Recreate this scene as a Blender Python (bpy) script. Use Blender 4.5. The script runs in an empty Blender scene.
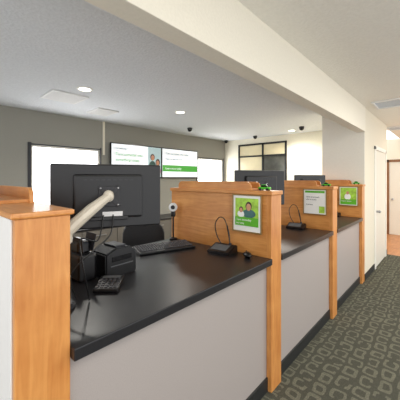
import bpy, bmesh, math, random
from mathutils import Matrix, Vector, Euler
random.seed(4)
S=bpy.context.scene
COL=S.collection
S.view_settings.view_transform='Standard'
S.view_settings.look='None'

# ------------------------------------------------------------ materials
def lin(c):
    return tuple(((v/255.0)/12.92 if v/255.0<=0.04045 else (((v/255.0)+0.055)/1.055)**2.4) for v in c)+(1.0,)
def mat(name,rgb,rough=0.5,metal=0.0,noise=0.04,nscale=30,bump=0.0,emit=0.0,spec=0.5,coat=0.0):
    m=bpy.data.materials.new(name); m.use_nodes=True
    nt=m.node_tree; b=nt.nodes['Principled BSDF']
    b.inputs['Roughness'].default_value=rough; b.inputs['Metallic'].default_value=metal
    b.inputs['Specular IOR Level'].default_value=spec; b.inputs['Coat Weight'].default_value=coat
    c=lin(rgb)
    tc=nt.nodes.new('ShaderNodeTexCoord'); n=nt.nodes.new('ShaderNodeTexNoise')
    n.inputs['Scale'].default_value=nscale; n.inputs['Detail'].default_value=4
    nt.links.new(tc.outputs['Object'],n.inputs['Vector'])
    r=nt.nodes.new('ShaderNodeValToRGB')
    r.color_ramp.elements[0].position=0.3; r.color_ramp.elements[1].position=0.7
    r.color_ramp.elements[0].color=tuple(v*(1-noise) for v in c[:3])+(1,)
    r.color_ramp.elements[1].color=tuple(min(1,v*(1+noise)) for v in c[:3])+(1,)
    nt.links.new(n.outputs['Fac'],r.inputs['Fac']); nt.links.new(r.outputs['Color'],b.inputs['Base Color'])
    if bump>0:
        bp=nt.nodes.new('ShaderNodeBump'); bp.inputs['Strength'].default_value=bump; bp.inputs['Distance'].default_value=0.01
        nt.links.new(n.outputs['Fac'],bp.inputs['Height']); nt.links.new(bp.outputs['Normal'],b.inputs['Normal'])
    if emit>0:
        b.inputs['Emission Color'].default_value=c; b.inputs['Emission Strength'].default_value=emit
    return m
def wood(name,axis,ca,cb,rough=0.36):
    m=bpy.data.materials.new(name); m.use_nodes=True
    nt=m.node_tree; b=nt.nodes['Principled BSDF']; b.inputs['Roughness'].default_value=rough
    b.inputs['Coat Weight'].default_value=0.08
    tc=nt.nodes.new('ShaderNodeTexCoord'); mp=nt.nodes.new('ShaderNodeMapping')
    s=[18,18,18]; s[axis]=1.6; mp.inputs['Scale'].default_value=s
    nt.links.new(tc.outputs['Object'],mp.inputs['Vector'])
    n=nt.nodes.new('ShaderNodeTexNoise'); n.inputs['Scale'].default_value=1.8; n.inputs['Detail'].default_value=8; n.inputs['Distortion'].default_value=1.4
    nt.links.new(mp.outputs['Vector'],n.inputs['Vector'])
    n2=nt.nodes.new('ShaderNodeTexNoise'); n2.inputs['Scale'].default_value=5.5; n2.inputs['Detail'].default_value=4
    nt.links.new(tc.outputs['Object'],n2.inputs['Vector'])
    ad=nt.nodes.new('ShaderNodeMath'); ad.operation='MULTIPLY_ADD'; ad.inputs[1].default_value=0.55
    nt.links.new(n.outputs['Fac'],ad.inputs[0])
    ml=nt.nodes.new('ShaderNodeMath'); ml.operation='MULTIPLY'; ml.inputs[1].default_value=0.45
    nt.links.new(n2.outputs['Fac'],ml.inputs[0]); nt.links.new(ml.outputs[0],ad.inputs[2])
    r=nt.nodes.new('ShaderNodeValToRGB'); r.color_ramp.elements[0].position=0.36; r.color_ramp.elements[1].position=0.64
    r.color_ramp.elements[0].color=lin(ca); r.color_ramp.elements[1].color=lin(cb)
    nt.links.new(ad.outputs[0],r.inputs['Fac']); nt.links.new(r.outputs['Color'],b.inputs['Base Color'])
    return m
def carpet():
    m=bpy.data.materials.new('carpet_loop_pattern'); m.use_nodes=True
    nt=m.node_tree; b=nt.nodes['Principled BSDF']; b.inputs['Roughness'].default_value=0.95; b.inputs['Specular IOR Level'].default_value=0.1
    L=nt.links
    def M(op,a,bb=None,c=None):
        n=nt.nodes.new('ShaderNodeMath'); n.operation=op
        for i,v in enumerate((a,bb,c)):
            if v is None: continue
            if isinstance(v,(int,float)): n.inputs[i].default_value=v
            else: L.new(v,n.inputs[i])
        return n.outputs[0]
    def hash1(v,k):
        cb=nt.nodes.new('ShaderNodeCombineXYZ'); L.new(v,cb.inputs[0]); cb.inputs[1].default_value=k
        w=nt.nodes.new('ShaderNodeTexWhiteNoise'); w.noise_dimensions='3D'; L.new(cb.outputs[0],w.inputs['Vector']); return w.outputs['Value']
    tc=nt.nodes.new('ShaderNodeTexCoord')
    wob=nt.nodes.new('ShaderNodeTexNoise'); wob.inputs['Scale'].default_value=7; wob.inputs['Detail'].default_value=1; L.new(tc.outputs['Object'],wob.inputs['Vector'])
    vm=nt.nodes.new('ShaderNodeVectorMath'); vm.operation='MULTIPLY_ADD'; L.new(wob.outputs['Color'],vm.inputs[0]); vm.inputs[1].default_value=(.05,.05,0); L.new(tc.outputs['Object'],vm.inputs[2])
    sp=nt.nodes.new('ShaderNodeSeparateXYZ'); L.new(vm.outputs[0],sp.inputs[0])
    x=M('DIVIDE',sp.outputs[0],0.122); ix=M('FLOOR',x)
    h=hash1(ix,3.3)
    y=M('DIVIDE',sp.outputs[1],M('ADD',0.105,M('MULTIPLY',h,0.06)))
    y=M('ADD',y,M('MULTIPLY',hash1(ix,7.7),5.0)); iy=M('FLOOR',y)
    fx=M('SUBTRACT',M('FRACT',x),0.5); fy=M('SUBTRACT',M('FRACT',y),0.5)
    cb=nt.nodes.new('ShaderNodeCombineXYZ'); L.new(ix,cb.inputs[0]); L.new(iy,cb.inputs[1])
    wn=nt.nodes.new('ShaderNodeTexWhiteNoise'); wn.noise_dimensions='3D'; L.new(cb.outputs[0],wn.inputs['Vector'])
    sc=nt.nodes.new('ShaderNodeSeparateColor'); L.new(wn.outputs['Color'],sc.inputs[0])
    r1,r2,r3=sc.outputs[0],sc.outputs[1],sc.outputs[2]
    sw=M('GREATER_THAN',r2,0.5); nsw=M('SUBTRACT',1.0,sw)
    flip=M('SUBTRACT',M('MULTIPLY',M('GREATER_THAN',M('FRACT',M('MULTIPLY',r2,7.0)),0.5),2.0),1.0)
    a=M('MULTIPLY',M('ADD',M('MULTIPLY',fx,sw),M('MULTIPLY',fy,nsw)),flip); c=M('MULTIPLY',M('ADD',M('MULTIPLY',fy,sw),M('MULTIPLY',fx,nsw)),flip)
    aa=M('MULTIPLY',M('ABSOLUTE',a),M('ADD',1.0,M('MULTIPLY',r3,0.35))); ac=M('ABSOLUTE',c)
    mm=M('POWER',M('ADD',M('POWER',aa,5.0),M('POWER',ac,5.0)),1/5)
    ring=M('MULTIPLY',M('GREATER_THAN',mm,M('ADD',0.23,M('MULTIPLY',r1,0.07))),M('LESS_THAN',mm,0.44))
    gap=M('MULTIPLY',M('GREATER_THAN',r1,0.4),M('MULTIPLY',M('GREATER_THAN',a,0.05),M('LESS_THAN',ac,0.14)))
    gap2=M('MULTIPLY',M('LESS_THAN',r3,0.3),M('MULTIPLY',M('LESS_THAN',a,-0.02),M('LESS_THAN',c,-0.10)))
    ring=M('MULTIPLY',ring,M('SUBTRACT',1.0,M('MAXIMUM',gap,gap2)))
    g=ring
    no=nt.nodes.new('ShaderNodeTexNoise'); no.inputs['Scale'].default_value=150; no.inputs['Detail'].default_value=3; L.new(tc.outputs['Object'],no.inputs['Vector'])
    gg=M('MULTIPLY',g,M('ADD',0.2,M('MULTIPLY',no.outputs['Fac'],1.0)))
    mx=nt.nodes.new('ShaderNodeMix'); mx.data_type='RGBA'; mx.inputs[6].default_value=lin((80,80,71)); mx.inputs[7].default_value=lin((118,117,102)); L.new(gg,mx.inputs[0])
    hs=nt.nodes.new('ShaderNodeHueSaturation'); L.new(M('ADD',0.5,M('MULTIPLY',no.outputs['Fac'],1.0)),hs.inputs['Value']); L.new(mx.outputs[2],hs.inputs['Color'])
    L.new(hs.outputs[0],b.inputs['Base Color'])
    bp=nt.nodes.new('ShaderNodeBump'); bp.inputs['Strength'].default_value=0.4; bp.inputs['Distance'].default_value=0.004
    L.new(no.outputs['Fac'],bp.inputs['Height']); L.new(bp.outputs[0],b.inputs['Normal'])
    return m
WV=wood('maple_vertical',2,(190,120,58),(218,154,86))
WH=wood('maple_horizontal',0,(190,120,58),(218,154,86))
WFL=wood('hall_wood_floor',1,(165,105,62),(195,135,85))
WD=wood('door_trim_brown',2,(120,82,54),(148,106,74))
CARP=carpet()
M_beam=mat('paint_cream',(236,230,214),0.8,nscale=60,noise=0.02,bump=0.15)
M_ceilf=mat('ceiling_front_lit',(240,237,228),0.9,nscale=45,noise=0.03,bump=0.5)  # lighter ceiling copy: aisle brightness is put into the colour
M_ceilb=mat('ceiling_back_shaded',(224,227,230),0.9,nscale=45,noise=0.05,bump=0.6)  # back-room shade tinted into this ceiling colour
M_side=mat('paint_backlit_shade_grey',(150,148,139),0.85,nscale=60,noise=0.02,bump=0.15)  # backlit side wall: its shade is painted in as darker grey
M_far=mat('paint_warm_white',(238,233,214),0.85,nscale=60,noise=0.02,bump=0.15)
M_part=mat('paint_corridor_cream',(230,223,204),0.85,nscale=60,noise=0.02,bump=0.15)
M_stub=mat('paint_stub_off_white',(220,216,205),0.85,nscale=60,noise=0.02,bump=0.15)
M_lam=mat('laminate_mauve_grey',(168,160,156),0.45,nscale=200,noise=0.04)
M_white=mat('laminate_white',(232,230,226),0.5,noise=0.01)
M_top=mat('worktop_black',(32,32,35),0.33,nscale=350,noise=0.5)
M_blk=mat('plastic_black',(18,18,20),0.36,nscale=80,noise=0.1)
M_blkg=mat('plastic_gloss_black',(12,12,15),0.12,noise=0.05)
M_dk=mat('plastic_charcoal',(44,44,48),0.5,noise=0.08)
M_key=mat('key_plastic',(62,62,66),0.45,noise=0.1)
M_basebd=mat('rubber_baseboard',(34,36,36),0.5,noise=0.1)
M_sil=mat('arm_silver_beige',(208,200,184),0.35,metal=0.1,noise=0.03)
M_chr=mat('metal_brushed',(170,170,172),0.3,metal=0.9,noise=0.05)
M_gold=mat('frame_pale_gold',(150,122,72),0.35,metal=0.4,noise=0.04)
M_trimw=mat('trim_white',(240,238,230),0.5,noise=0.01)
M_vent=mat('vent_metal_white',(232,232,230),0.5,noise=0.02)
M_ventd=mat('vent_slot',(90,92,95),0.8,noise=0.05)
M_ventb=mat('diffuser_pale_blue',(196,206,216),0.6,noise=0.04)
M_shade=mat('daylit_shade',(250,250,252),0.8,noise=0.01,emit=7)
M_lamp=mat('downlight_lens',(255,250,235),0.5,noise=0.01,emit=6)
M_frame=mat('window_frame_black',(24,24,26),0.45,noise=0.05)
M_paneA=mat('pane_cream_beige',(215,204,170),0.2,noise=0.1,nscale=2)
M_paneB=mat('pane_dark',(78,78,72),0.1,noise=0.4,nscale=3)
M_green=mat('print_green',(96,180,45),0.4,noise=0.03)
M_lgreen=mat('print_foliage_green',(165,210,75),0.4,noise=0.3,nscale=25)
M_pwhite=mat('print_white',(245,245,240),0.4,noise=0.01)
M_skin=mat('print_skin_tone',(205,150,115),0.4,noise=0.05)
M_hair=mat('print_dark_brown',(60,40,30),0.4,noise=0.1)
M_shirt=mat('print_shirt_teal',(70,110,110),0.4,noise=0.15)
M_ink=mat('print_ink',(60,64,60),0.4,noise=0.05)
M_swhite=mat('screen_white',(238,243,248),0.3,noise=0.01,emit=0.5)
M_sblue=mat('screen_pale_blue',(170,195,200),0.3,noise=0.05,emit=0.3)
M_sgreen=mat('screen_green',(70,165,60),0.3,noise=0.02,emit=0.3)
M_sdk=mat('screen_ink_teal',(30,80,75),0.3,noise=0.02)
M_sskin=mat('screen_skin_tone',(190,130,100),0.3,noise=0.02,emit=0.15)
M_shair=mat('screen_dark',(50,35,35),0.3,noise=0.02)
M_spink=mat('screen_magenta',(150,70,110),0.3,noise=0.02,emit=0.1)
M_scron=mat('screen_lit_blue',(90,130,180),0.2,noise=0.3,nscale=4,emit=0.5)
M_fab=mat('fabric_black',(26,26,28),0.7,nscale=300,noise=0.2,bump=0.1)
M_tan=mat('leather_tan',(170,120,72),0.5,noise=0.1)
M_door=mat('door_white',(228,224,212),0.5,noise=0.01)
M_toyg=mat('toy_green',(70,190,40),0.3,noise=0.02)
M_label=mat('label_white',(225,225,225),0.5,noise=0.02)
M_cred=mat('credenza_grey_laminate',(110,105,98),0.5,noise=0.05)

# ------------------------------------------------------------ geometry helpers
def finish(bm,name,mats,parent=None,loc=(0,0,0),rot=(0,0,0),smooth=False,kind=None,label=None):
    me=bpy.data.meshes.new(name); bmesh.ops.recalc_face_normals(bm,faces=bm.faces[:]); bm.to_mesh(me); bm.free()
    for m in mats: me.materials.append(m)
    if smooth:
        for p in me.polygons: p.use_smooth=True
        try: me.set_sharp_from_angle(angle=math.radians(35))
        except Exception: pass
    o=bpy.data.objects.new(name,me); COL.objects.link(o)
    o.location=loc; o.rotation_euler=rot
    if parent: o.parent=parent
    if kind: o['kind']=kind
    if label: o['label']=label
    return o
def merge(bm,t,c,rot,mi):
    Mx=Matrix.Translation(c)
    if rot is not None: Mx=Mx@Euler(rot).to_matrix().to_4x4()
    vm={}
    for v in t.verts: vm[v]=bm.verts.new(Mx@v.co)
    for f in t.faces:
        try:
            nf=bm.faces.new([vm[v] for v in f.verts]); nf.material_index=mi
        except ValueError: pass
    t.free()
def pbox(bm,c,s,bev=0.0,rot=None,mi=0,seg=2):
    t=bmesh.new(); bmesh.ops.create_cube(t,size=1.0)
    bmesh.ops.scale(t,vec=s,verts=t.verts)
    if bev>0: bmesh.ops.bevel(t,geom=t.edges[:],offset=min(bev,min(s)*0.45),segments=seg,affect='EDGES',profile=0.5)
    merge(bm,t,c,rot,mi)
def pcyl(bm,c,r,h,rot=None,mi=0,r2=None,n=24,bev=0.0):
    t=bmesh.new(); bmesh.ops.create_cone(t,cap_ends=True,segments=n,radius1=r,radius2=r if r2 is None else r2,depth=h)
    if bev>0:
        es=[e for e in t.edges if len(e.link_faces)==2 and any(len(f.verts)>4 for f in e.link_faces)]
        bmesh.ops.bevel(t,geom=es,offset=bev,segments=2,affect='EDGES')
    merge(bm,t,c,rot,mi)
def psph(bm,c,s,mi=0,rot=None,n=20):
    t=bmesh.new(); bmesh.ops.create_uvsphere(t,u_segments=n,v_segments=n//2,radius=1.0); bmesh.ops.scale(t,vec=s,verts=t.verts)
    merge(bm,t,c,rot,mi)
def ptube(bm,pts,r,mi=0,n=10):
    pts=[Vector(p) for p in pts]; rings=[]
    for i,p in enumerate(pts):
        a=pts[max(0,i-1)]; b=pts[min(len(pts)-1,i+1)]; t=(b-a).normalized()
        up=Vector((0,0,1)) if abs(t.z)<0.95 else Vector((1,0,0))
        u=t.cross(up).normalized(); w=u.cross(t).normalized()
        rr=r[i] if isinstance(r,(list,tuple)) else r
        rings.append([bm.verts.new(p+rr*(math.cos(2*math.pi*k/n)*u+math.sin(2*math.pi*k/n)*w)) for k in range(n)])
    for i in range(len(rings)-1):
        for k in range(n):
            f=bm.faces.new((rings[i][k],rings[i][(k+1)%n],rings[i+1][(k+1)%n],rings[i+1][k])); f.material_index=mi
    f=bm.faces.new(rings[0][::-1]); f.material_index=mi
    f=bm.faces.new(rings[-1]); f.material_index=mi
def curve(pts,n=24):
    P=[Vector(p) for p in pts]; P=[P[0]*2-P[1]]+P+[P[-1]*2-P[-2]]; out=[]
    for i in range(1,len(P)-2):
        for k in range(n):
            t=k/n; a,b,c,d=P[i-1],P[i],P[i+1],P[i+2]
            out.append(0.5*((2*b)+(-a+c)*t+(2*a-5*b+4*c-d)*t*t+(-a+3*b-3*c+d)*t**3))
    out.append(P[-2]); return out
def part(name,prims,mats,parent=None,smooth=False,label=None,kind=None,loc=(0,0,0),rot=(0,0,0)):
    bm=bmesh.new()
    for p in prims:
        k=p[0]
        if k=='b': pbox(bm,p[1],p[2],*(p[3:]))
        elif k=='c': pcyl(bm,p[1],p[2],p[3],**(p[4] if len(p)>4 else {}))
        elif k=='s': psph(bm,p[1],p[2],**(p[3] if len(p)>3 else {}))
        elif k=='t': ptube(bm,p[1],p[2],**(p[3] if len(p)>3 else {}))
    return finish(bm,name,mats if isinstance(mats,list) else [mats],parent,loc,rot,smooth,kind,label)
def rng(name,x0,x1,y0,y1,z0,z1,m,kind='structure',bev=0.0):
    c=((x0+x1)/2,(y0+y1)/2,(z0+z1)/2)
    return part(name,[('b',(0,0,0),(x1-x0,y1-y0,z1-z0),bev)],m,kind=kind,loc=c)
def rb(x0,x1,y0,y1,z0,z1,bev=0.0,mi=0):
    return ('b',((x0+x1)/2,(y0+y1)/2,(z0+z1)/2),(x1-x0,y1-y0,z1-z0),bev,None,mi)
def thing(name,label,cat,loc,rz=0.0,group=None):
    e=bpy.data.objects.new(name,None); e.empty_display_size=0.1; COL.objects.link(e)
    e.location=loc; e.rotation_euler=(0,0,rz); e['label']=label; e['category']=cat
    if group: e['group']=group
    return e
def copytree(o,parent=None):
    n=o.copy(); COL.objects.link(n)
    if parent: n.parent=parent; n.matrix_parent_inverse=o.matrix_parent_inverse.copy()
    for ch in list(o.children): copytree(ch,n)
    return n
def copyto(o,loc,rz=None,label=None):
    n=copytree(o); n.location=loc
    if rz is not None: n.rotation_euler=(0,0,rz)
    if label: n['label']=label
    return n
def textmesh(s,size,ext,bold):
    cu=bpy.data.curves.new('lettering','FONT'); cu.body=s; cu.size=size; cu.extrude=ext; cu.offset=bold
    t=bpy.data.objects.new('tmp',cu); COL.objects.link(t); bpy.context.view_layer.update()
    me=bpy.data.meshes.new_from_object(t.evaluated_get(bpy.context.evaluated_depsgraph_get()))
    bpy.data.objects.remove(t); return me
def text(name,s,size,loc,rot,m,parent,ext=0.0006,bold=0.0):
    words=s.split(' '); pre=''
    for w in words:
        me=textmesh(w,size,ext,bold); off=0.0
        if pre:
            full=textmesh(pre+' '+w,size,ext,bold)
            off=max(v.co.x for v in full.vertices)-max(v.co.x for v in me.vertices)
            bpy.data.meshes.remove(full)
        pre=(pre+' '+w) if pre else w
        me.materials.clear(); me.materials.append(m)
        o=bpy.data.objects.new(name,me); COL.objects.link(o)
        R=Euler(rot).to_matrix(); o.location=Vector(loc)+R@Vector((off,0,0)); o.rotation_euler=rot; o.parent=parent

H=2.70
# ------------------------------------------------------------ shell
rng('floor',-5.12,2.6,-2.0,6.9,-0.1,0.0,CARP)
rng('floor_hall',-3.0,2.6,6.9,9.5,-0.1,0.0,WFL)
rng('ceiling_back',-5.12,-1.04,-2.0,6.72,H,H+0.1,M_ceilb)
rng('ceiling_front',-1.04,2.6,-2.0,9.5,H,H+0.1,M_ceilf)
rng('trim_1',-1.10,-0.97,-2.0,4.87,2.32,H,M_beam,bev=0.004)
def wallX(name,x0,x1,y0,y1,holes,m):
    pr=[];y=y0
    for (a,b,z0,z1) in holes:
        pr.append(rb(x0,x1,y,a,0,H)); pr.append(rb(x0,x1,a,b,0,z0)); pr.append(rb(x0,x1,a,b,z1,H)); y=b
    pr.append(rb(x0,x1,y,y1,0,H))
    return part(name,pr,m,kind='structure')
wallX('wall_left',-5.12,-5.0,-2.0,6.72,[(1.43,2.61,1.1,2.14),(5.38,6.50,1.1,2.14)],M_side)
rng('wall_back',-5.0,-1.62,6.6,6.72,0,H,M_far)
part('wall_partition',[rb(-1.62,-0.985,4.90,6.9,0,H,0.004)],M_part,kind='structure')
part('wall_partition_end',[rb(-1.62,-0.985,4.875,4.8995,0,H,0.003)],M_stub,kind='structure')
rng('wall_hall_end',-3.0,2.6,9.4,9.5,0,H,M_far)
rng('wall_hall_left',-3.1,-3.0,6.9,9.5,0,H,M_far)
rng('baseboard_partition',-0.985,-0.975,4.875,5.60,0,0.1,M_basebd)
rng('baseboard_partition_end',-0.985,-0.975,6.73,6.9,0,0.1,M_basebd)
rng('baseboard_left',-5.0,-4.99,-2,6.6,0,0.1,M_basebd)
rng('baseboard_back',-4.99,-1.62,6.59,6.6,0,0.1,M_basebd)
for i,(a,b) in enumerate([(1.43,2.61),(5.38,6.50)]):
    part('window_%d'%(i+1),[rb(-5.02,-4.98,a-.05,a,1.06,2.18,.004,3),rb(-5.02,-4.985,b,b+.02,1.06,2.18,.004,3),
        rb(-5.02,-4.985,a,b,2.14,2.16,.004,3),rb(-5.03,-4.94,a-.06,b+.06,1.06,1.10,.004),
        rb(-5.07,-5.03,a,a+.03,1.1,2.14,0,1),rb(-5.07,-5.03,b-.03,b,1.1,2.14,0,1),
        rb(-5.07,-5.03,a+.03,b-.03,2.11,2.14,0,1),
        rb(-5.10,-5.075,a,b,1.1,2.14,0,2)],[M_side,M_trimw,M_shade,M_dk],kind='structure')
X0,X1,ZB,ZT=-4.5,-3.05,0.9,2.545
xm=-3.72; zm=2.2
pr=[rb(X0,X0+.04,6.56,6.62,ZB,ZT),rb(X1-.04,X1,6.56,6.62,ZB,ZT),rb(X0,X1,6.56,6.62,ZT-.045,ZT),rb(X0,X1,6.56,6.62,ZB,ZB+.05),
    rb(xm-.022,xm+.022,6.56,6.62,ZB,ZT),rb(X0,X1,6.56,6.62,zm-.02,zm+.02),
    rb(X0,X1,6.585,6.595,zm,ZT,0,1),rb(X0,xm,6.585,6.595,ZB,zm,0,1),rb(xm,X1,6.585,6.595,ZB,zm,0,2)]
part('window_3',pr,[M_frame,M_paneA,M_paneB],kind='structure')
part('door_1',[rb(-0.985,-0.965,5.60,5.68,0,2.16,.003),rb(-0.985,-0.965,6.65,6.73,0,2.16,.003),rb(-0.985,-0.965,5.60,6.73,2.10,2.17,.003),
   rb(-0.985,-0.975,5.69,6.64,0.01,2.09,.002,1),('c',(-0.955,5.76,1.0),0.02,0.05,dict(rot=(0,math.pi/2,0),mi=2)),('s',(-0.93,5.76,1.0),(0.025,0.025,0.025),dict(mi=2))],[M_trimw,M_door,M_chr],kind='structure')
part('door_2',[rb(-1.36,-1.28,9.36,9.4,0,2.12,.003),rb(-0.44,-0.36,9.36,9.4,0,2.12,.003),rb(-1.36,-0.36,9.36,9.4,2.05,2.12,.003),
   rb(-1.28,-0.44,9.385,9.4,0.01,2.05,.002,1),('s',(-1.20,9.36,1.0),(0.03,0.03,0.03),dict(mi=2))],[WD,M_door,M_chr],kind='structure')
rng('baseboard_hall',-3.0,-1.36,9.39,9.4,0,0.1,M_basebd)
rng('trim_2',-5.0,-4.98,2.66,2.70,2.05,H,M_part)

# ------------------------------------------------------------ dividers & counter
DY=[(0.24,0.41),(1.86,2.02),(3.30,3.46),(4.70,4.86)]
ZT=1.47; TOP=1.0; TH=0.045
XB=-2.09
for i,(y0,y1) in enumerate(DY):
    cy=(y0+y1)/2; w=y1-y0
    lab='maple wood teller divider with raised tray top and full-height post'
    if i==0: lab='maple wood teller divider with white side panel, at the counter end'
    e=thing('teller_divider',lab,'divider',(-1.02,cy,0),group='wooden teller counter dividers')
    B=XB+1.02 
    hw=w/2
    if i==0:
        fx=.02
        part('post',[rb(-0.075,fx,-hw,hw,0,ZT,.003)],WV,e)
        part('panel',[rb(B,-0.075,-hw+.012,hw-.002,0,ZT,.002)],WV,e)
        part('side_panel',[rb(B,-0.0,-hw-.006,-hw-.0003,0,ZT-.002,.001)],M_white,e,label='white laminate side panel')
    else:
        fx=.040
        part('panel',[rb(B,-.0,-hw+.002,hw-.002,0,ZT,.002)],WH,e)
        part('post',[rb(0,fx,-hw,hw,0,ZT,.003)],WV,e)
    ch=.02 if i==0 else .032
    part('cap',[rb(B-.012,fx+.010,-hw-.012,hw+.012,ZT,ZT+ch,.006)],WH,e)
    bm=bmesh.new()
    a=B+.10; b=-0.36 if i==0 else -0.14; zz=ZT+ch
    prof=[(a,zz),(b,zz)]
    for k in range(7):
        t=k/6*math.pi/2; prof.append((b-.045+.045*math.cos(t)*1.0,zz+.022+.045*math.sin(t)))
    for k in range(7):
        t=math.pi/2+k/6*math.pi/2; prof.append((a+.045+.045*math.cos(t),zz+.022+.045*math.sin(t)))
    for (ya,yb) in [(-hw+.004,-hw+.022),(hw-.022,hw-.004)]:
        v0=[bm.verts.new((p[0],ya,p[1])) for p in prof]; v1=[bm.verts.new((p[0],yb,p[1])) for p in prof]
        bm.faces.new(v0); bm.faces.new(v1[::-1]); n=len(prof)
        for k in range(n): bm.faces.new((v0[k],v1[k],v1[(k+1)%n],v0[(k+1)%n]))
    pbox(bm,((a+b)/2,0,zz+.008),(b-a-.02,w-.04,.014))
    finish(bm,'tray_rail',[WH],e)
for i in range(3):
    ya=DY[i][1]+.001; yb=DY[i+1][0]-.001
    e=thing('teller_counter','mauve grey laminate counter base with black rubber toe board','counter',(-1.02,(ya+yb)/2,0),group='teller counters')
    h=(yb-ya)/2
    part('body',[rb(-.55,-.022,-h,h,0,TOP-TH-.001)],M_dk,e)
    part('front_panel',[rb(-.022,0,-h,h,0.0,TOP-TH-.001,.0015)],M_lam,e)
    part('toe_board',[rb(0.0005,.012,-h,h,0,.105,.003)],M_basebd,e)
    e=part('worktop',[rb(-.54,.54,-h,h,0,TH,.004)],M_top,loc=(-1.51,(ya+yb)/2,TOP-TH))
    e['label']='black laminate worktop section between wooden dividers'; e['category']='countertop'; e['group']='black counter worktops'

# ------------------------------------------------------------ monitors on arms
def monitor(loc,rz):
    e=thing('computer_monitor','black flat computer monitor seen from behind on silver arm','monitor',loc,rz,group='teller monitors')
    zc=.5
    part('housing',[('b',(0,0,zc),(.58,.028,.352),.008),('b',(0,-.024,zc),(.36,.03,.24),.012),('b',(0,-.038,zc-.12),(.2,.012,.02),.004)],M_blk,e)
    part('screen',[rb(-.275,.275,.0142,.0155,zc-.16,zc+.16)],M_scron,e,label='lit screen face')
    bm=bmesh.new()
    for k in range(9): pbox(bm,(-.12+k*.03,-.0395,zc+.09),(.018,.002,.006))
    finish(bm,'vent_slots',[M_dk],e)
    part('mount_plate',[('b',(0,-.046,zc),(.11,.012,.11),.004),('b',(.0,-.049,zc),(.15,.010,.024),.003,(0,.785,0)),('b',(.0,-.049,zc),(.15,.010,.024),.003,(0,-.785,0)),
        ('c',(0,-.075,zc),.026,.05,dict(rot=(math.pi/2,0,0)))],M_dk,e)
    for sx in (-1,1):
        for sz in (-1,1): part('screw',[('s',(sx*.045,-.054,zc+sz*.045),(.005,.003,.005))],M_chr,e)
    part('label_plate',[rb(-.035,.07,-.0415,-.0398,zc-.108,zc-.083)],M_label,e,label='white printed label')
    part('arm',[('t',[(-.008,-.10,.505),(-.09,-.15,.445),(-.16,-.185,.385),(-.205,-.205,.34)],[.022,.029,.029,.026]),('s',(-.008,-.098,.505),(.028,.022,.032)),
        ('c',(-.205,-.2,.33),.032,.07,dict(bev=.008))],M_sil,e,smooth=True,label='pale silver tubular arm')
    part('upright',[('c',(-.205,-.2,.16),.019,.30,dict()),('c',(-.205,-.2,.012),.045,.024,dict(bev=.005))],M_dk,e,smooth=True,label='dark upright post and foot')
    part('cable',[('t',curve([(.02,-.04,zc-.10),(.0,-.09,zc-.2),(-.08,-.14,zc-.26),(-.18,-.17,zc-.36),(-.16,-.15,.01)]),.004,dict(n=6)),
                  ('t',curve([(-.03,-.04,zc-.10),(-.06,-.10,zc-.22),(-.14,-.14,zc-.2),(-.13,-.2,.2),(-.1,-.17,.008)]),.004,dict(n=6))],M_blk,e)
    return e
rz=math.atan2(.522,.252)
m1=monitor((-1.404,.785,TOP),rz)
copyto(m1,(-1.404,2.43,TOP)); m3=copyto(m1,(-1.46,3.90,TOP)); m3.scale=(.95,.95,.95)

# ------------------------------------------------------------ keyboard, mouse, webcam
def keyboard(loc,rz):
    e=thing('keyboard','black full-size computer keyboard on the worktop','keyboard',loc,rz,group='teller keyboards')
    part('base',[('b',(0,0,.020),(.49,.185,.022),.006,(-.10,0,0)),('b',(0,-.075,.011),(.42,.014,.022),.002)],M_blk,e)
    bm=bmesh.new()
    for r in range(6):
        x=-.228
        while x<.22:
            w=.0178 if not (r==5 and -.1<x<0.0) else .105
            y=-.065+r*.0252; z=.034-y*.10
            if not (.083<x<.093 or .145<x<.152): pbox(bm,(x+w/2,y,z),(w-.003,.020,.009),.002,(-.1,0,0),0,1)
            x+=w+.0025
    finish(bm,'keys',[M_key],e)
    return e
k1=keyboard((-1.77,1.50,TOP),math.atan2(.46,.14)+math.pi)
copyto(k1,(-1.77,2.95,TOP)); 
e=thing('computer_mouse','small black computer mouse on the worktop','mouse',(-1.13,1.77,TOP),.9)
part('body',[('s',(0,0,.022),(.03,.052,.0215))],M_blk,e,smooth=True)
part('wheel',[('c',(0,.028,.038),.008,.006,dict(rot=(0,math.pi/2,0)))],M_dk,e)
e=thing('web_camera','round silver-white web camera on a black desk stand','web camera',(-2.0,1.80,TOP),.7)
part('base',[('c',(0,0,.008),.04,.016,dict(bev=.004))],M_blk,e,smooth=True)
part('stand',[('c',(0,.01,.13),.008,.24,{}),('b',(0,.01,.25),(.045,.04,.06),.012)],M_blk,e,smooth=True)
part('head',[('c',(0,0,.315),.042,.035,dict(rot=(math.pi/2,0,0),bev=.01,n=32))],M_vent,e,smooth=True,label='silver-white round head')
part('lens',[('c',(0,-.019,.315),.020,.012,dict(rot=(math.pi/2,0,0),bev=.003))],M_dk,e,smooth=True)

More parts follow.
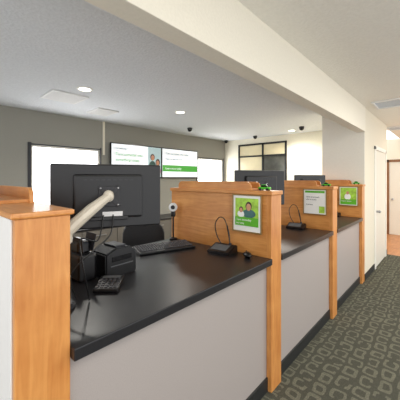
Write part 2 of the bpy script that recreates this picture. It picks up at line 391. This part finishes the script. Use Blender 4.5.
# ------------------------------------------------------------ devices
def printer(loc,rz):
    e=thing('receipt_printer','black receipt printer with sloped lid beside the monitor','printer',loc,rz)
    bm=bmesh.new()
    prof=[(-.11,0),(.11,0),(.11,.13),(.06,.172),(-.04,.177),(-.11,.145)]
    v0=[bm.verts.new((-.08,p[0],p[1])) for p in prof]; v1=[bm.verts.new((.08,p[0],p[1])) for p in prof]
    bm.faces.new(v0); bm.faces.new(v1[::-1])
    for k in range(6): bm.faces.new((v0[k],v1[k],v1[(k+1)%6],v0[(k+1)%6]))
    bmesh.ops.bevel(bm,geom=bm.edges[:],offset=.008,segments=2,affect='EDGES')
    finish(bm,'body',[M_blk],e)
    part('lid',[('b',(0,.0,.180),(.13,.08,.012),.004,(-.03,0,0))],M_dk,e)
    part('front_strip',[('b',(.0815,0,.07),(.004,.16,.006),.001)],M_ventd,e)
    part('side_panel',[('b',(.081,0,.11),(.003,.14,.03),.001)],M_blkg,e)
    return e
printer((-1.575,.92,TOP),0.05)
def scanner(loc,rz):
    e=thing('check_scanner','black upright check scanner with tray beside the printer','scanner',loc,rz)
    part('body',[('b',(0,0,.08),(.11,.22,.16),.02),('b',(.0,.02,.19),(.08,.17,.08),.02)],M_blk,e)
    part('tray',[('b',(.04,-.04,.22),(.004,.12,.10),.001,(0,.2,0)),('b',(-.03,-.04,.21),(.004,.12,.08),.001,(0,-.1,0))],M_dk,e)
    part('button',[('c',(.03,.09,.163),.008,.006,{})],M_chr,e)
    return e
scanner((-1.65,.735,TOP),math.pi/2)
def calculator(loc,rz):
    e=thing('calculator','black desktop calculator lying on the worktop','calculator',loc,rz)
    part('body',[('b',(0,0,.018),(.13,.18,.022),.006,(.06,0,0))],M_blk,e)
    part('display',[('b',(0,.062,.033),(.10,.03,.003),.001,(.06,0,0))],M_ventd,e)
    bm=bmesh.new()
    for r in range(5):
        for c in range(5): pbox(bm,(-.047+c*.0235,-.07+r*.0235,.030+(-.07+r*.0235)*.06),(.017,.016,.008),.002,None,0,1)
    finish(bm,'keys',[M_key],e)
    return e
calculator((-1.39,.78,TOP),rz-.3)
def penpad(loc,rz):
    e=thing('signature_terminal','black signature terminal with pen on looped cord','payment terminal',loc,rz,group='signature terminals')
    bm=bmesh.new()
    prof=[(-.075,0),(.075,0),(.075,.055),(.05,.06),(-.075,.022)]
    v0=[bm.verts.new((-.10,p[0],p[1])) for p in prof]; v1=[bm.verts.new((.10,p[0],p[1])) for p in prof]
    bm.faces.new(v0); bm.faces.new(v1[::-1])
    for k in range(5): bm.faces.new((v0[k],v1[k],v1[(k+1)%5],v0[(k+1)%5]))
    bmesh.ops.bevel(bm,geom=bm.edges[:],offset=.006,segments=2,affect='EDGES')
    finish(bm,'body',[M_blk],e)
    part('screen',[('b',(-.01,-.012,.0425),(.14,.085,.003),.001,(.295,0,0))],M_ventd,e)
    part('pen',[('t',[(.045,.05,.06),(.03,.055,.14),(.012,.058,.21)],[.004,.007,.006],dict(n=10))],M_blkg,e,smooth=True)
    part('pen_holder',[('c',(.045,.05,.062),.012,.02,dict(bev=.003))],M_dk,e)
    part('cord',[('t',curve([(.012,.058,.21),(-.015,.052,.265),(-.06,.05,.27),(-.095,.045,.21),(-.08,.048,.12),(-.04,.055,.05)]),.0042,dict(n=6))],M_blk,e,smooth=True)
    return e
p1=penpad((-1.36,1.755,TOP),.12)
copyto(p1,(-1.36,3.19,TOP)); copyto(p1,(-1.36,4.59,TOP))

# ------------------------------------------------------------ posters
RX=(math.pi/2,0,0)
def poster(loc,label,style):
    e=thing('framed_poster',label,'poster',loc,group='promotional posters')
    w,h=.135,.15
    fw=.010
    part('frame',[rb(-w,w,-.012,0,-h,-h+fw,.002),rb(-w,w,-.012,0,h-fw,h,.002),rb(-w,-w+fw,-.012,0,-h+fw,h-fw,.002),rb(w-fw,w,-.012,0,-h+fw,h-fw,.002)],M_gold,e)
    part('backing',[rb(-w+.006,w-.006,-.005,-.001,-h+.006,h-.006)],M_pwhite,e)
    if style==0:
        part('picture',[rb(-.106,.106,-.0065,-.005,-.035,.120,0,3),('s',(.02,-.0068,.0),(.062,.0012,.034),dict(mi=2)),('s',(.02,-.0074,.058),(.028,.0012,.036),dict(mi=1)),('s',(.02,-.008,.051),(.022,.0012,.029),dict(mi=0)),
            ('s',(-.052,-.0072,-.006),(.034,.0012,.026),dict(mi=4)),('s',(-.05,-.0078,.030),(.019,.0012,.024),dict(mi=1)),('s',(-.05,-.0084,.025),(.015,.0012,.019),dict(mi=0))],[M_skin,M_hair,M_shirt,M_lgreen,M_pwhite],e,label='printed photograph of two people outdoors')
        part('caption_band',[rb(-.106,.106,-.0095,-.005,-.098,-.030)],M_green,e)
        text('lettering','Turn someday',.024,(-.095,-.0100,-.058),RX,M_pwhite,e)
        text('lettering','into today.',.018,(-.095,-.0100,-.084),RX,M_pwhite,e)
    elif style==1:
        part('caption_band',[rb(-.112,.112,-.0065,-.005,.105,.130)],M_green,e)
        part('picture',[rb(.05,.112,-.0065,-.005,-.128,-.05)],M_lgreen,e,label='small green printed picture')
        text('lettering','Open an account',.022,(-.1,-.0068,.05),RX,M_ink,e)
        text('lettering','with us today',.022,(-.1,-.0068,.02),RX,M_ink,e)
        text('lettering','Ask how.',.022,(-.1,-.0068,-.04),RX,M_ink,e)
    else:
        part('picture',[rb(-.112,.112,-.0065,-.005,-.128,.128,0,1),('s',(-.01,-.0068,-.01),(.045,.0012,.05),dict(mi=2)),('s',(-.01,-.0074,.05),(.022,.0012,.026),dict(mi=0))],[M_skin,M_lgreen,M_pwhite],e,label='printed photograph of a person outdoors')
        part('caption_band',[rb(-.112,.112,-.0095,-.005,-.128,-.05)],M_green,e)
        text('lettering','Learn more',.030,(-.1,-.0100,-.085),RX,M_pwhite,e)
    return e
poster((-1.185,DY[1][0]-.0125,1.32),'bright green photo poster with white lettering in thin frame',0)
poster((-1.175,DY[2][0]-.0125,1.32),'mostly white text poster with green top band in thin frame',1)
poster((-1.165,DY[3][0]-.0125,1.32),'small green photo poster in thin frame on divider',2)

# ------------------------------------------------------------ toy cars on caps
def toy(loc,rz):
    e=thing('toy_car','small bright green toy car on top of the divider','toy car',loc,rz,group='green toy cars')
    part('body',[('b',(0,0,.018),(.095,.045,.018),.007)],M_toyg,e)
    part('cabin',[('b',(-.004,0,.034),(.05,.036,.018),.008)],M_blkg,e)
    part('roof',[('b',(-.004,0,.0445),(.034,.03,.004),.002)],M_toyg,e)
    for sx in (-.028,.028):
        for sy in (-.021,.021):
            part('wheel',[('c',(sx,sy,.0105),.0105,.009,dict(rot=(math.pi/2,0,0),bev=.002))],M_blk,e)
    return e
tz=ZT+.032
t1=toy((-1.075,1.93,tz),0.1); copyto(t1,(-1.075,3.38,tz)); copyto(t1,(-1.075,4.78,tz))

# ------------------------------------------------------------ wall TVs
def tv(yc,w,label):
    e=thing('wall_television',label,'television',(-4.999,yc,1.955)); h=.352
    part('wall_bracket',[rb(0,.03,-.2,.2,-.15,.15)],M_dk,e)
    part('housing',[rb(.03,.065,-w/2,w/2,-h,h,.006)],M_blkg,e)
    part('screen',[rb(.065,.067,-w/2+.02,w/2-.02,-h+.02,h-.02)],M_swhite,e)
    return e
R=(math.pi/2,0,math.pi/2)
a=tv(3.44,1.29,'large wall television showing welcome text and two people')
part('picture',[rb(.0672,.0685,.26,.625,-.33,.33,0,0),('s',(.0692,.38,-.14),(.002,.11,.17),dict(mi=4)),('s',(.069,.38,.11),(.002,.062,.075),dict(mi=2)),('s',(.0705,.385,.095),(.002,.046,.06),dict(mi=1)),
   ('s',(.0698,.53,-.2),(.002,.09,.125),dict(mi=3)),('s',(.0700,.53,-.0),(.002,.062,.08),dict(mi=2)),('s',(.0715,.525,-.015),(.002,.044,.058),dict(mi=1))],
   [M_sblue,M_sskin,M_shair,M_spink,M_sdk],a,label='picture of two people on screen')
text('lettering','Introducing',.055,(.069,-.54,.23),R,M_sdk,a)
text('lettering','Turn someday into',.085,(.069,-.54,.10),R,M_sgreen,a)
text('lettering','something today',.085,(.069,-.54,-.01),R,M_sgreen,a)
text('lettering','We can help',.05,(.069,-.54,-.15),R,M_sdk,a)
b=tv(4.70,1.22,'large wall television with white slide and green banner')
part('banner',[rb(.0672,.0685,-.585,.585,-.20,-.05)],M_sgreen,b)
text('lettering','Turn someday into today',.075,(.069,-.5,.20),R,M_sdk,b)
text('lettering','Open an account today',.06,(.069,-.5,.08),R,M_sdk,b)
text('lettering','Learn more today',.07,(.0687,-.5,-.15),R,M_swhite,b)

# ------------------------------------------------------------ ceiling fixtures
def vent(loc,sx,sy,rz=0,blue=False,label='white square ceiling air vent with louvers',depth=.02):
    e=thing('ceiling_vent',label,'air vent',loc,rz,group='ceiling vents')
    fr=.03
    part('frame',[rb(-sx/2,sx/2,-sy/2,-sy/2+fr,-depth,0,.003),rb(-sx/2,sx/2,sy/2-fr,sy/2,-depth,0,.003),rb(-sx/2,-sx/2+fr,-sy/2+fr,sy/2-fr,-depth,0,.003),rb(sx/2-fr,sx/2,-sy/2+fr,sy/2-fr,-depth,0,.003)],M_vent,e)
    part('back_plate',[rb(-sx/2+fr,sx/2-fr,-sy/2+fr,sy/2-fr,-.004,0)],M_ventb if blue else M_ventd,e)
    if not blue:
        bm=bmesh.new(); n=int((sx-2*fr)/.045)
        for k in range(n): pbox(bm,(-sx/2+fr+.022+k*.045,0,-.011),(.032,sy-2*fr,.004),0,(0,-.35,0))
        finish(bm,'louvers',[M_vent],e)
    return e
vent((-3.85,1.50,H),.46,.46); vent((-4.25,2.26,H),.42,.36)
vent((-.60,4.85,H),.5,.5,blue=True,label='pale square ceiling diffuser panel above the aisle'); vent((-.80,7.3,H),.5,.5,blue=True,label='pale square ceiling diffuser panel near the hall')
def down(loc):
    e=thing('recessed_downlight','round recessed ceiling downlight with white trim ring','ceiling light',loc,group='recessed downlights')
    bm=bmesh.new(); n=32; R0,R1=.095,.07
    rings=[]
    for (r,z) in [(R0,0),(R0,-.006),(R1,-.010),(R1,0)]:
        rings.append([bm.verts.new((r*math.cos(2*math.pi*k/n),r*math.sin(2*math.pi*k/n),z)) for k in range(n)])
    for i in range(4):
        for k in range(n): bm.faces.new((rings[i][k],rings[i][(k+1)%n],rings[(i+1)%4][(k+1)%n],rings[(i+1)%4][k]))
    finish(bm,'trim_ring',[M_trimw],e,smooth=True)
    part('lens',[('c',(0,0,-.003),.069,.005,{})],M_lamp,e)
    return e
DL=[(-3.33,1.54),(-3.32,3.15),(-2.7,6.1)]
for x,y in DL:
    down((x,y,H))
    l=bpy.data.lights.new('spot','SPOT'); l.energy=85; l.spot_size=2.6; l.spot_blend=.8; l.shadow_soft_size=.07; l.color=(1,.96,.88)
    o=bpy.data.objects.new('spot_light',l); COL.objects.link(o); o.location=(x,y,H-.03)
def dome(loc):
    e=thing('security_camera','small black dome security camera on the ceiling','security camera',loc,group='security cameras')
    part('mount',[('c',(0,0,-.012),.055,.024,dict(bev=.004))],M_dk,e,smooth=True)
    part('dome',[('s',(0,0,-.03),(.05,.05,.055))],M_blkg,e,smooth=True)
    return e
dome((-4.23,4.30,H)); dome((-3.76,6.25,H)); dome((-4.85,6.45,H)); dome((-2.35,5.8,H))

# ------------------------------------------------------------ back office furniture
e=thing('credenza','long grey laminate credenza along the left wall','cabinet',(-4.71,3.3,0))
part('body',[rb(-.25,.25,-2.6,2.6,.06,.72,.003),rb(-.23,.22,-2.58,2.58,0,.06)],M_cred,e)
part('worktop',[rb(-.26,.27,-2.62,2.62,.72,.75,.004)],M_top,e)
for k in range(8):
    d=part('door',[rb(.2505,.268,-2.58+k*.645,-2.58+k*.645+.635,.08,.70,.003)],M_cred,e)
    part('handle',[('t',[(.285,-2.58+k*.645+.2,.62),(.285,-2.58+k*.645+.42,.62)],.006,dict(n=8)),('b',(.276,-2.58+k*.645+.21,.62),(.02,.01,.01)),('b',(.276,-2.58+k*.645+.41,.62),(.02,.01,.01))],M_chr,d)

def chair(loc,rz,lab,m=M_fab):
    e=thing('office_chair',lab,'chair',loc,rz,group='teller office chairs')
    part('seat',[('b',(0,0,.66),(.48,.46,.08),.035,None,0,4)],m,e,smooth=True)
    bm=bmesh.new(); n=28; W,Hh=.235,.22
    rings=[]
    for (s,y) in [(.86,-.035),(.97,-.024),(1.0,0),(.97,.024),(.86,.035)]:
        ring=[]
        for k in range(n):
            t=2*math.pi*k/n; cx=math.copysign(abs(math.cos(t))**.6,math.cos(t)); cz=math.copysign(abs(math.sin(t))**.6,math.sin(t))
            px=W*s*cx; ring.append(bm.verts.new((px,.23+y-.5*px*px,.89+Hh*s*cz)))
        rings.append(ring)
    for i in range(4):
        for k in range(n): bm.faces.new((rings[i][k],rings[i][(k+1)%n],rings[i+1][(k+1)%n],rings[i+1][k]))
    bm.faces.new(rings[0][::-1]); bm.faces.new(rings[-1])
    finish(bm,'backrest',[m],e,smooth=True)
    part('back_support',[('t',curve([(0,.05,.61),(0,.27,.64),(0,.30,.76),(0,.275,.88)],8),.018)],M_blk,e,smooth=True)
    for s in (-1,1):
        part('armrest',[('t',curve([(s*.22,.05,.64),(s*.29,.05,.68),(s*.29,.05,.86)],8),.014),('b',(s*.29,0,.88),(.06,.26,.035),.015,None,1)],[M_blk,M_tan],e,smooth=True)
    part('column',[('c',(0,0,.35),.028,.52,{}),('c',(0,0,.60),.09,.04,{})],M_chr,e,smooth=True)
    part('base',[('t',[(0,0,.11),(.29*math.cos(t*1.2566),.29*math.sin(t*1.2566),.075)],[.03,.018]) for t in range(5)],M_blk,e,smooth=True)
    for t in range(5):
        part('caster',[('c',(.29*math.cos(t*1.2566),.29*math.sin(t*1.2566),.03),.03,.04,dict(rot=(math.pi/2,0,t*1.2566),bev=.006))],M_blk,e,smooth=True)
    return e
c1=chair((-2.40,1.72,0),.85,'tall black office chair with tan armrests behind the counter')
copyto(c1,(-2.6,3.25,0),1.8)

# ------------------------------------------------------------ lights, world, camera
def area(loc,rot,sx,sy,e,col=(1,1,1)):
    l=bpy.data.lights.new('area','AREA'); l.shape='RECTANGLE'; l.size=sx; l.size_y=sy; l.energy=e; l.color=col
    o=bpy.data.objects.new('area_light',l); COL.objects.link(o); o.location=loc; o.rotation_euler=rot
area((.9,.6,H-.02),(0,0,0),1.2,1.2,30,(1,.97,.9))
area((.6,3.8,H-.02),(0,0,0),.6,1.2,46,(1,.96,.88))
area((.4,7.8,H-.02),(0,0,0),.6,.6,50,(1,.94,.83))
area((-2.6,5.0,H-.02),(0,0,0),.6,.6,54,(1,.96,.88))
w=bpy.data.worlds.new('World'); S.world=w; w.use_nodes=True
bg=w.node_tree.nodes['Background']; bg.inputs[0].default_value=(.98,.985,1,1); bg.inputs[1].default_value=1.8

cd=bpy.data.cameras.new('Camera'); cam=bpy.data.objects.new('Camera',cd); COL.objects.link(cam)
cam.location=(0,0,1.6); cam.rotation_euler=(math.pi/2,0,math.radians(42.4))
cd.sensor_width=36; cd.lens=24.66; cd.shift_y=-0.055; cd.clip_start=.05
S.camera=cam
